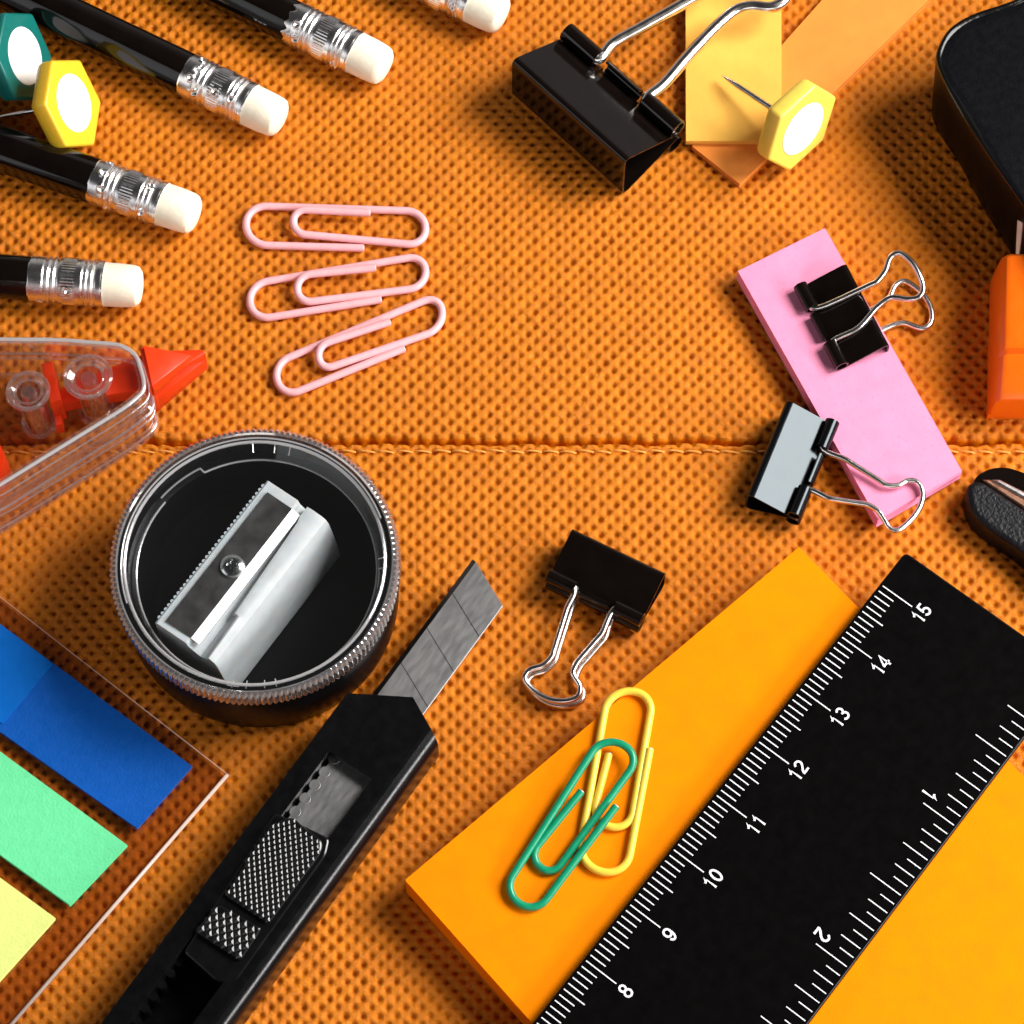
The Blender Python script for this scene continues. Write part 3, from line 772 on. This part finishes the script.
    lo = [Vector((*p, 0)) for p in l([(219, 904), (262, 928), (240, 961), (194, 931)], ZS)]
    fr = [Vector((*p, 0)) for p in l([(275, 812), (330, 838), (326, 856), (236, 982), (217, 982), (183, 952)], ZS - .06)]
    bm = bmesh.new()
    prism(bm, round_poly(fr, .08), .5, ZS - .06, .03, 2)
    prism(bm, round_poly(up, .10), .6, ZS, .03, 2); prism(bm, round_poly(lo, .06), .6, ZS + .02, .03, 2)
    knurl(bm, up, ZS - .002, .118, .014); knurl(bm, lo, ZS + .018, .155, .019)
    finish('slider', bm, mat('slider_black', (.004, .004, .0045), .20, var=.2, vscale=6), root, 9)
cutter()

# ------------------------------------------------------------------ index flags in their clear holder
def flags():
    z = .05
    pts = [P(228, 775, z), P(-40, 566, z), P(-300, 880, z), P(-40, 1085, z)]
    c = P(100, 850, 0); d = pts[0] - pts[1]; ang = math.atan2(d.y, d.x)
    M = (Matrix.Translation((c.x, c.y, .03)) @ Matrix.Rotation(ang, 4, 'Z')).inverted()
    bm = bmesh.new(); prism(bm, [M @ p for p in pts], 0, .045, .004, 1)
    o = finish('flag_holder', bm, clear('holder_film', (.92, .86, .84), .05, .45, .06), None, 30); o.location = (c.x, c.y, .03); o.rotation_euler = (0, 0, ang)
    tag(o, 'flat clear plastic holder under the coloured index flags', 'flag holder')
    bm = bmesh.new(); lp = [M @ p for p in pts]
    tube(bm, [lp[0] + Vector((0, 0, .025)), lp[3] + Vector((0, 0, .025))], .028, 10)
    tube(bm, [lp[0] + Vector((0, 0, .02)), lp[1] + Vector((0, 0, .02))], .006, 8)  # thin pale tube stands in for the highlight along the top edge
    finish('fold_and_edge_glint', bm, mat('fold_glint_plastic', (.80, .62, .52), .25, var=.05, vscale=4, bump=.0005, bscale=9), o)
    G = 'index flag pads in a clear holder'
    specs = [('blue', [(192, 766), (137, 828), (-90, 668), (-40, 594)], (.002, .098, .46), 'dark blue index flag pad, uppermost in the clear holder'),
             ('green', [(127, 845), (70, 905), (-120, 768), (-70, 700)], (.16, .78, .36), 'mint green index flag pad between the blue and the pale yellow one'),
             ('pale', [(55, 918), (-5, 985), (-160, 880), (-95, 809)], (.80, .88, .26), 'pale yellow index flag pad, lowest in the clear holder')]
    for nm, cs, col, lab in specs:
        zt = .17
        m = mat('flag_' + nm, col, .42, spec=.4, var=.04, vscale=8, bump=.007, bscale=26)
        pad('index_flag_pad', [P(x, y, zt) for x, y in cs], .08, zt, m, lab, 'index flags', 5, G)
    # lighter blue piece over the far end of the blue pad
    b = bpy.data.objects.get('index_flag_pad')
    q = [P(53, 664, .182), P(3, 724, .182), P(-88, 660, .182), P(-40, 594, .182)]
    inv = mw(b).inverted(); lq = [inv @ p for p in q]
    bm = bmesh.new(); prism(bm, lq, .093, .102, .0)
    f = finish('lighter_end', bm, mat('flag_lighter_blue', (.004, .14, .56), .3, var=.05, vscale=6, bump=.0008, bscale=20), b, 30)
    f['label'] = 'lighter blue smooth end'
flags()

# ------------------------------------------------------------------ clear tape roller with red tip
def roller():
    ZT = 1.45
    out = [(-160, 350), (-60, 337), (60, 338), (122, 343), (138, 353), (146, 380), (146, 392), (128, 408), (0, 487), (-160, 585)]
    w = px(out, ZT); c = P(40, 420, 0)
    root = thing('tape_roller', 'clear plastic tape roller with a red wedge tip, beside the round sharpener', 'tape roller', (c.x, c.y, 0))
    lp = round_poly(toL(root, w), .25, 6)
    def inset(pts, k):
        n = len(pts); res = []
        for i in range(n):
            d = (pts[(i + 1) % n] - pts[i - 1]).normalized(); res.append(pts[i] + Vector((-d.y, d.x, 0)) * k)
        return res
    area = sum(a.x * b.y - b.x * a.y for a, b in zip(lp, lp[1:] + lp[:1])); sg = 1 if area > 0 else -1
    inn = inset(lp, .11 * sg)
    # outer wall with ledges
    bm = bmesh.new()
    prof = [(0, 0, .10), (0, .04, .04), (0, -.03, .06), (0, -.03, .62), (0, .035, .66), (0, .035, .80), (0, -.02, .84), (0, -.02, 1.30), (0, .0, 1.40), (0, -.03, ZT)]
    rings = [[p + Vector((0, 0, 0)) for p in inset(lp, -pp[1] * sg)] for pp in prof]
    rings = [[Vector((p.x, p.y, pp[2])) for p in r] for r, pp in zip(rings, prof)]
    inner = [[Vector((p.x, p.y, zz)) for p in inn] for zz in (ZT, .12)]
    ring_loft(bm, rings + inner, True, False)
    case = finish('case', bm, CLEAR, root, 40)
    bm = bmesh.new(); prism(bm, inn, .03, .09, .01, 1)
    finish('base_plate', bm, clear('base_film', (.992, .975, .972), .01, .25), root, 30)
    bm = bmesh.new(); prism(bm, inset(inn, .01 * sg), ZT - .09, ZT - .03, .01, 1)
    finish('cover_plate', bm, clear('cover_film', (.994, .982, .98), .015, .3), root, 30)
    # rounded rim along the cover, its edge highlight put in as white diffuse
    rim = clear('rim_plastic', (.95, .92, .92), .30, .95, .10, haze=.55)
    ledge = clear('ledge_plastic', (.96, .93, .93), .22, .95, .10, haze=.14)
    bm = bmesh.new()
    ii = inset(lp, .03 * sg); ii = [Vector((p.x, p.y, ZT + .0)) for p in ii]
    tube(bm, ii + ii[:1], .033, 10, False)
    finish('rim', bm, rim, root, 60)
    bm = bmesh.new()
    for k_, zz, rr in ((-.035, .80, .024), (-.035, .62, .016), (-.0, .12, .020), (-.02, 1.22, .014)):
        q_ = [Vector((p.x, p.y, zz)) for p in inset(lp, k_ * sg)]
        # each ledge waves slightly where the halves snap together
        q_ = [v + Vector((0, 0, .02 * math.sin(v.x * 9))) for v in q_]
        tube(bm, q_ + q_[:1], rr, 8, False)
    finish('ledge', bm, ledge, root, 60)
    # guide posts
    for (x, y), r, h in (((28, 391), .30, 1.30), ((88, 377), .34, 1.30)):
        p = toL(root, [P(x, y, h)])[0]
        bm = bmesh.new()
        def tor(R_, z_, w_): lathe(bm, [(R_ + w_ * math.cos(t_ * math.pi / 4), z_ + w_ * math.sin(t_ * math.pi / 4)) for t_ in range(8)], 48, close=True)
        tor(r, h, .035); tor(r * .66, h - .03, .02); tor(r * .82, .14, .03)
        lathe(bm, [(r * .70, .09), (r * .68, h - .12), (r - .02, h - .06)], 40)
        lathe(bm, [(.13, .09), (.12, h - .05), (.09, h + .0), (0, h)], 24)
        for a_ in range(0, 360, 45):
            tube(bm, [(r * .70 * math.cos(R(a_)), r * .70 * math.sin(R(a_)), .1), (r * .69 * math.cos(R(a_)), r * .69 * math.sin(R(a_)), h - .1)], .016, 6)
        bmesh.ops.translate(bm, vec=(p.x, p.y, 0), verts=bm.verts[:])
        finish('guide_post', bm, clear('post_plastic', (.97, .94, .94), .10, .95, .08, haze=.06), root, 40)
    red = mat('red_plastic', (.82, .045, .006), .30, var=.06, vscale=5, bump=.0008, bscale=14, sss=.2)
    # red arm inside the case, carrying the tip
    bm = bmesh.new()
    a = toL(root, px([(146, 357), (150, 392), (60, 408), (62, 392)], .6))
    prism(bm, a, .45, .75, .02, 2)
    a = toL(root, px([(42, 366), (53, 363), (62, 402), (51, 406)], .9)); prism(bm, a, .3, 1.0, .03, 2)
    a = toL(root, px([(52, 405), (60, 402), (62, 424), (55, 426)], .5)); prism(bm, a, .2, .5, .03, 2)
    finish('arm', bm, red, root, 30)
    # spool at the left end
    bm = bmesh.new(); p = toL(root, [P(-38, 462, .9)])[0]
    lathe(bm, [(.3, .2), (.62, .2), (.64, .3), (.62, .9), (.3, .9)], 64, close=True); bmesh.ops.translate(bm, vec=(p.x, p.y, 0), verts=bm.verts[:])
    finish('spool', bm, red, root, 30)
    # wedge tip: two stacked triangular cheeks and a blade between them
    bm = bmesh.new()
    def wedge(pa, pb, pc, zt, z0, zn):
        A_, B_, C_ = toL(root, [P(*pa, zt), P(*pb, zt), P(*pc, zn)])
        a0, b0 = Vector((A_.x, A_.y, z0)), Vector((B_.x, B_.y, z0)); c0 = Vector((C_.x, C_.y, z0 + .05 if zn > z0 + .05 else z0))
        vs = [bm.verts.new(v) for v in (A_, B_, C_, a0, b0, c0)]
        for f in ((0, 1, 2), (3, 5, 4), (0, 3, 4, 1), (1, 4, 5, 2), (2, 5, 3, 0)): bm.faces.new([vs[i] for i in f])
    wedge((143, 345), (152, 386), (192, 355), 1.15, .75, .95)
    wedge((142, 350), (150, 403), (207, 359), .60, .12, .50)
    a = toL(root, px([(140, 350), (147, 348), (155, 388), (150, 392)], .95)); prism(bm, a, .2, 1.05, .03, 2)
    a = toL(root, px([(150, 352), (152, 386), (206, 354), (203, 350)], .7)); prism(bm, a, .50, .74, .02, 1)
    bmesh.ops.recalc_face_normals(bm, faces=bm.faces[:])
    bmesh.ops.bevel(bm, geom=[e for e in bm.edges if len(e.link_faces) == 2 and e.calc_face_angle(0) > .6], offset=.018, segments=2, profile=.5, affect='EDGES')
    finish('tip', bm, red, root, 30)
roller()

# ------------------------------------------------------------------ objects running out of the frame on the right
def black_case():
    ZT = 1.65
    top = [(1180, -70), (1010, 2), (972, 15), (950, 29), (940, 45), (937, 58), (943, 77), (958, 105), (985, 149), (1024, 206), (1120, 345), (1240, 250)]
    w = px(top, ZT); c = P(1040, 120, 0)
    root = thing('plastic_case', 'black plastic case with a rounded corner and glossy rim', 'case', (c.x, c.y, 0))
    lp = catmull(toL(root, w) , 4); lp = [Vector((p.x, p.y, 0)) for p in lp]
    cen = sum(lp, Vector()) / len(lp)
    def ring(k, z): return [Vector((p.x, p.y, z)) - (p - cen).normalized() * k for p in lp]
    bm = bmesh.new()
    ring_loft(bm, [ring(.22, 0), ring(.15, .05), ring(.12, .3), ring(.0, ZT - .16), ring(.02, ZT - .1)])
    finish('body', bm, mat('case_wall', (.003, .0026, .0026), .32, spec=.14, var=.2, vscale=4), root, 40)
    bm = bmesh.new()
    ring_loft(bm, [ring(.03, ZT - .11), ring(-.015, ZT - .08), ring(-.02, ZT - .03), ring(.0, ZT), ring(.05, ZT + .005), ring(.09, ZT - .02), ring(.09, ZT - .11)], True, False)
    finish('rim', bm, mat('rim_black', (.003, .003, .003), .14, spec=.25, var=.2, vscale=3, bump=.012, bscale=2.2), root, 50)
    bm = bmesh.new(); ring_loft(bm, [ring(.085, ZT - .10), ring(.085, ZT - .025), ring(.2, ZT - .018)])
    finish('lid', bm, mat('case_top', (.0028, .0028, .004), .38, spec=.07, var=.25, vscale=10, bump=.003, bscale=30), root, 30)
    bm = bmesh.new(); a = toL(root, [P(1022, 218, 1.2)])[0]; b_ = toL(root, [P(1020, 254, .25)])[0]
    for i in range(17):
        p = a.lerp(b_, i / 16)
        ax_ = Vector((.82, -.57, 0))
        tube(bm, [p - Vector((.84, .55, 0)) * .085, p - Vector((.84, .55, 0)) * .085 + ax_ * .40], .020, 6)
    finish('serrated_strip', bm, STEEL, root, 30)
black_case()

def highlighter():
    c = P(1040, 360, 0)
    root = thing('highlighter_pen', 'bright orange plastic highlighter end at the right edge', 'highlighter', (c.x, c.y, 0))
    m = mat('orange_plastic', (.98, .155, .003), .32, var=.04, vscale=4, bump=.001, bscale=10, sss=.35)
    zt = 1.25
    tl = P(1010, 250, zt); ri = P(1004, 346, zt); bo = P(990, 416, .25)
    tl, ri, bo = toL(root, [tl, ri, bo])
    X1 = 4.5
    def sec(x, dx):
        e = dx
        return [Vector((x, tl.y + .05, 0)), Vector((x, tl.y, zt * .5)), Vector((x, tl.y - .02, zt - .10 - e)), Vector((x, tl.y - .10, zt - e)), Vector((x, ri.y + .06, zt - e)),
                Vector((x, ri.y - .02, zt - .03 - e)), Vector((x, ri.y - .07, zt - .13 - e)), Vector((x, bo.y + .12, zt - .32 - e)), Vector((x, bo.y + .02, zt - .42 - e)), Vector((x, bo.y, .3)), Vector((x, bo.y + .06, 0))]
    bm = bmesh.new()
    x0 = ri.x - .01
    rings = [sec(x0 - .06, .55), sec(x0 - .03, .16), sec(x0 + .03, .04), sec(x0 + .10, .0), sec(x0 + 1., 0), sec(X1, 0)]
    # left end leans with the photographed taper
    for r in rings[:4]:
        for v in r: v.x += (v.y - ri.y) * .085
    ring_loft(bm, rings)
    finish('cap', bm, m, root, 32)
    bm = bmesh.new(); box(bm, (X1 + 1.5, (tl.y + bo.y) / 2, .6), (3., abs(tl.y - bo.y) * .8, .9), .1, 3)
    finish('barrel', bm, m, root, 40)
highlighter()

def stapler():
    c = P(1010, 520, 0); d = P(1085, 572, 0) - P(1000, 515, 0); ang = math.atan2(d.y, d.x)
    root = thing('stapler', 'black grained stapler end with a copper coloured rail', 'stapler', (c.x, c.y, 0), (0, 0, ang))
    def out(pts, z): return [Vector((p.x, p.y, 0)) for p in toL(root, px(pts, z))]
    bm = bmesh.new()
    zt = .48
    a = out([(967, 494), (968, 484), (975, 480), (984, 481), (1024, 508), (1120, 572), (1085, 620), (1024, 553), (984, 526), (970, 510)], zt)
    prism(bm, round_poly(a, .22, 6), 0, zt, .13, 5)
    grain = mat('grained_black', (.006, .006, .0075), .36, spec=.22, var=.2, vscale=10, bump=.016, bscale=17)
    finish('arm', bm, grain, root, 50)
    bm = bmesh.new()
    a = out([(972, 484), (977, 475), (990, 468), (1006, 466.5), (1024, 472), (1130, 530), (1120, 570), (1024, 505), (985, 482)], .42)
    prism(bm, round_poly(a, .2, 6), 0, .42, .12, 5)
    finish('base', bm, BLK_GLOSS, root, 50)
    bm = bmesh.new()
    a = out([(981, 479), (990, 479), (1024, 498), (1125, 560), (1115, 570), (1024, 508), (992, 487)], .47)
    prism(bm, a, .3, .465, .03, 2)
    finish('rail', bm, mat('copper_rail', (.82, .42, .28), .25, 1., var=.1, vscale=6), root, 40)
    bm = bmesh.new()
    a = out([(990, 479), (1000, 479), (1024, 491), (1120, 545), (1118, 553), (1024, 498)], .49)
    prism(bm, a, .3, .485, .03, 2)
    finish('spring_plate', bm, ALU, root, 40)
stapler()

# ------------------------------------------------------------------ light and camera
def area(name, loc, target, sx, sy, power, col=(1, 1, 1)):
    l = bpy.data.lights.new(name, 'AREA'); l.shape = 'RECTANGLE'; l.size = sx * .01; l.size_y = sy * .01; l.energy = power; l.color = col
    o = bpy.data.objects.new(name, l); COL.objects.link(o); o.location = loc
    o.rotation_euler = (Vector(target) - Vector(loc)).to_track_quat('-Z', 'Y').to_euler()
    return o
area('key_softbox', (44, 14, 44), (0, 0, 0), 29, 29, 6.9, (1, .97, .94))
area('side_strip', (52, -22, 27), (0, -2, 0), 34, 14, 2.7, (1, .98, .96))
area('fill_softbox', (-52, -24, 34), (0, 0, 0), 40, 30, .40, (.96, .97, 1))
area('front_softbox', (4, -56, 36), (0, 0, 0), 44, 14, .42, (1, .98, .97))
w = bpy.data.worlds.new('World'); SC.world = w; w.use_nodes = True
nt = w.node_tree; bg = nt.nodes['Background']
# pale room walls round the table, dark ceiling
tc = nt.nodes.new('ShaderNodeTexCoord'); sx = nt.nodes.new('ShaderNodeSeparateXYZ'); rmp = nt.nodes.new('ShaderNodeValToRGB')
nt.links.new(tc.outputs['Generated'], sx.inputs[0]); nt.links.new(sx.outputs['Z'], rmp.inputs['Fac'])
e = rmp.color_ramp.elements
e[0].position = .42; e[0].color = (.30, .285, .28, 1); e[1].position = .66; e[1].color = (.010, .010, .010, 1)
nt.links.new(rmp.outputs['Color'], bg.inputs['Color']); bg.inputs['Strength'].default_value = 1.0

cam = bpy.data.cameras.new('Camera'); cam.lens = 36 * FPX / 1024; cam.sensor_width = 36; cam.clip_start = .01; cam.clip_end = 100
co = bpy.data.objects.new('Camera', cam); COL.objects.link(co); co.location = CAM; co.rotation_euler = (TILT, 0, 0); SC.camera = co

# ------------------------------------------------------------------ centimetres -> metres
S_ = Matrix.Scale(.01, 4)
for me in bpy.data.meshes: me.transform(S_)
for o in bpy.data.objects: o.location = o.location * .01

SC.view_settings.view_transform = 'Standard'; SC.view_settings.look = 'None'
SC.view_settings.exposure = 0; SC.view_settings.gamma = 1; SC.view_settings.use_curve_mapping = False
SC.cycles.max_bounces = 10; SC.cycles.transparent_max_bounces = 32
SC.cycles.use_denoising = True
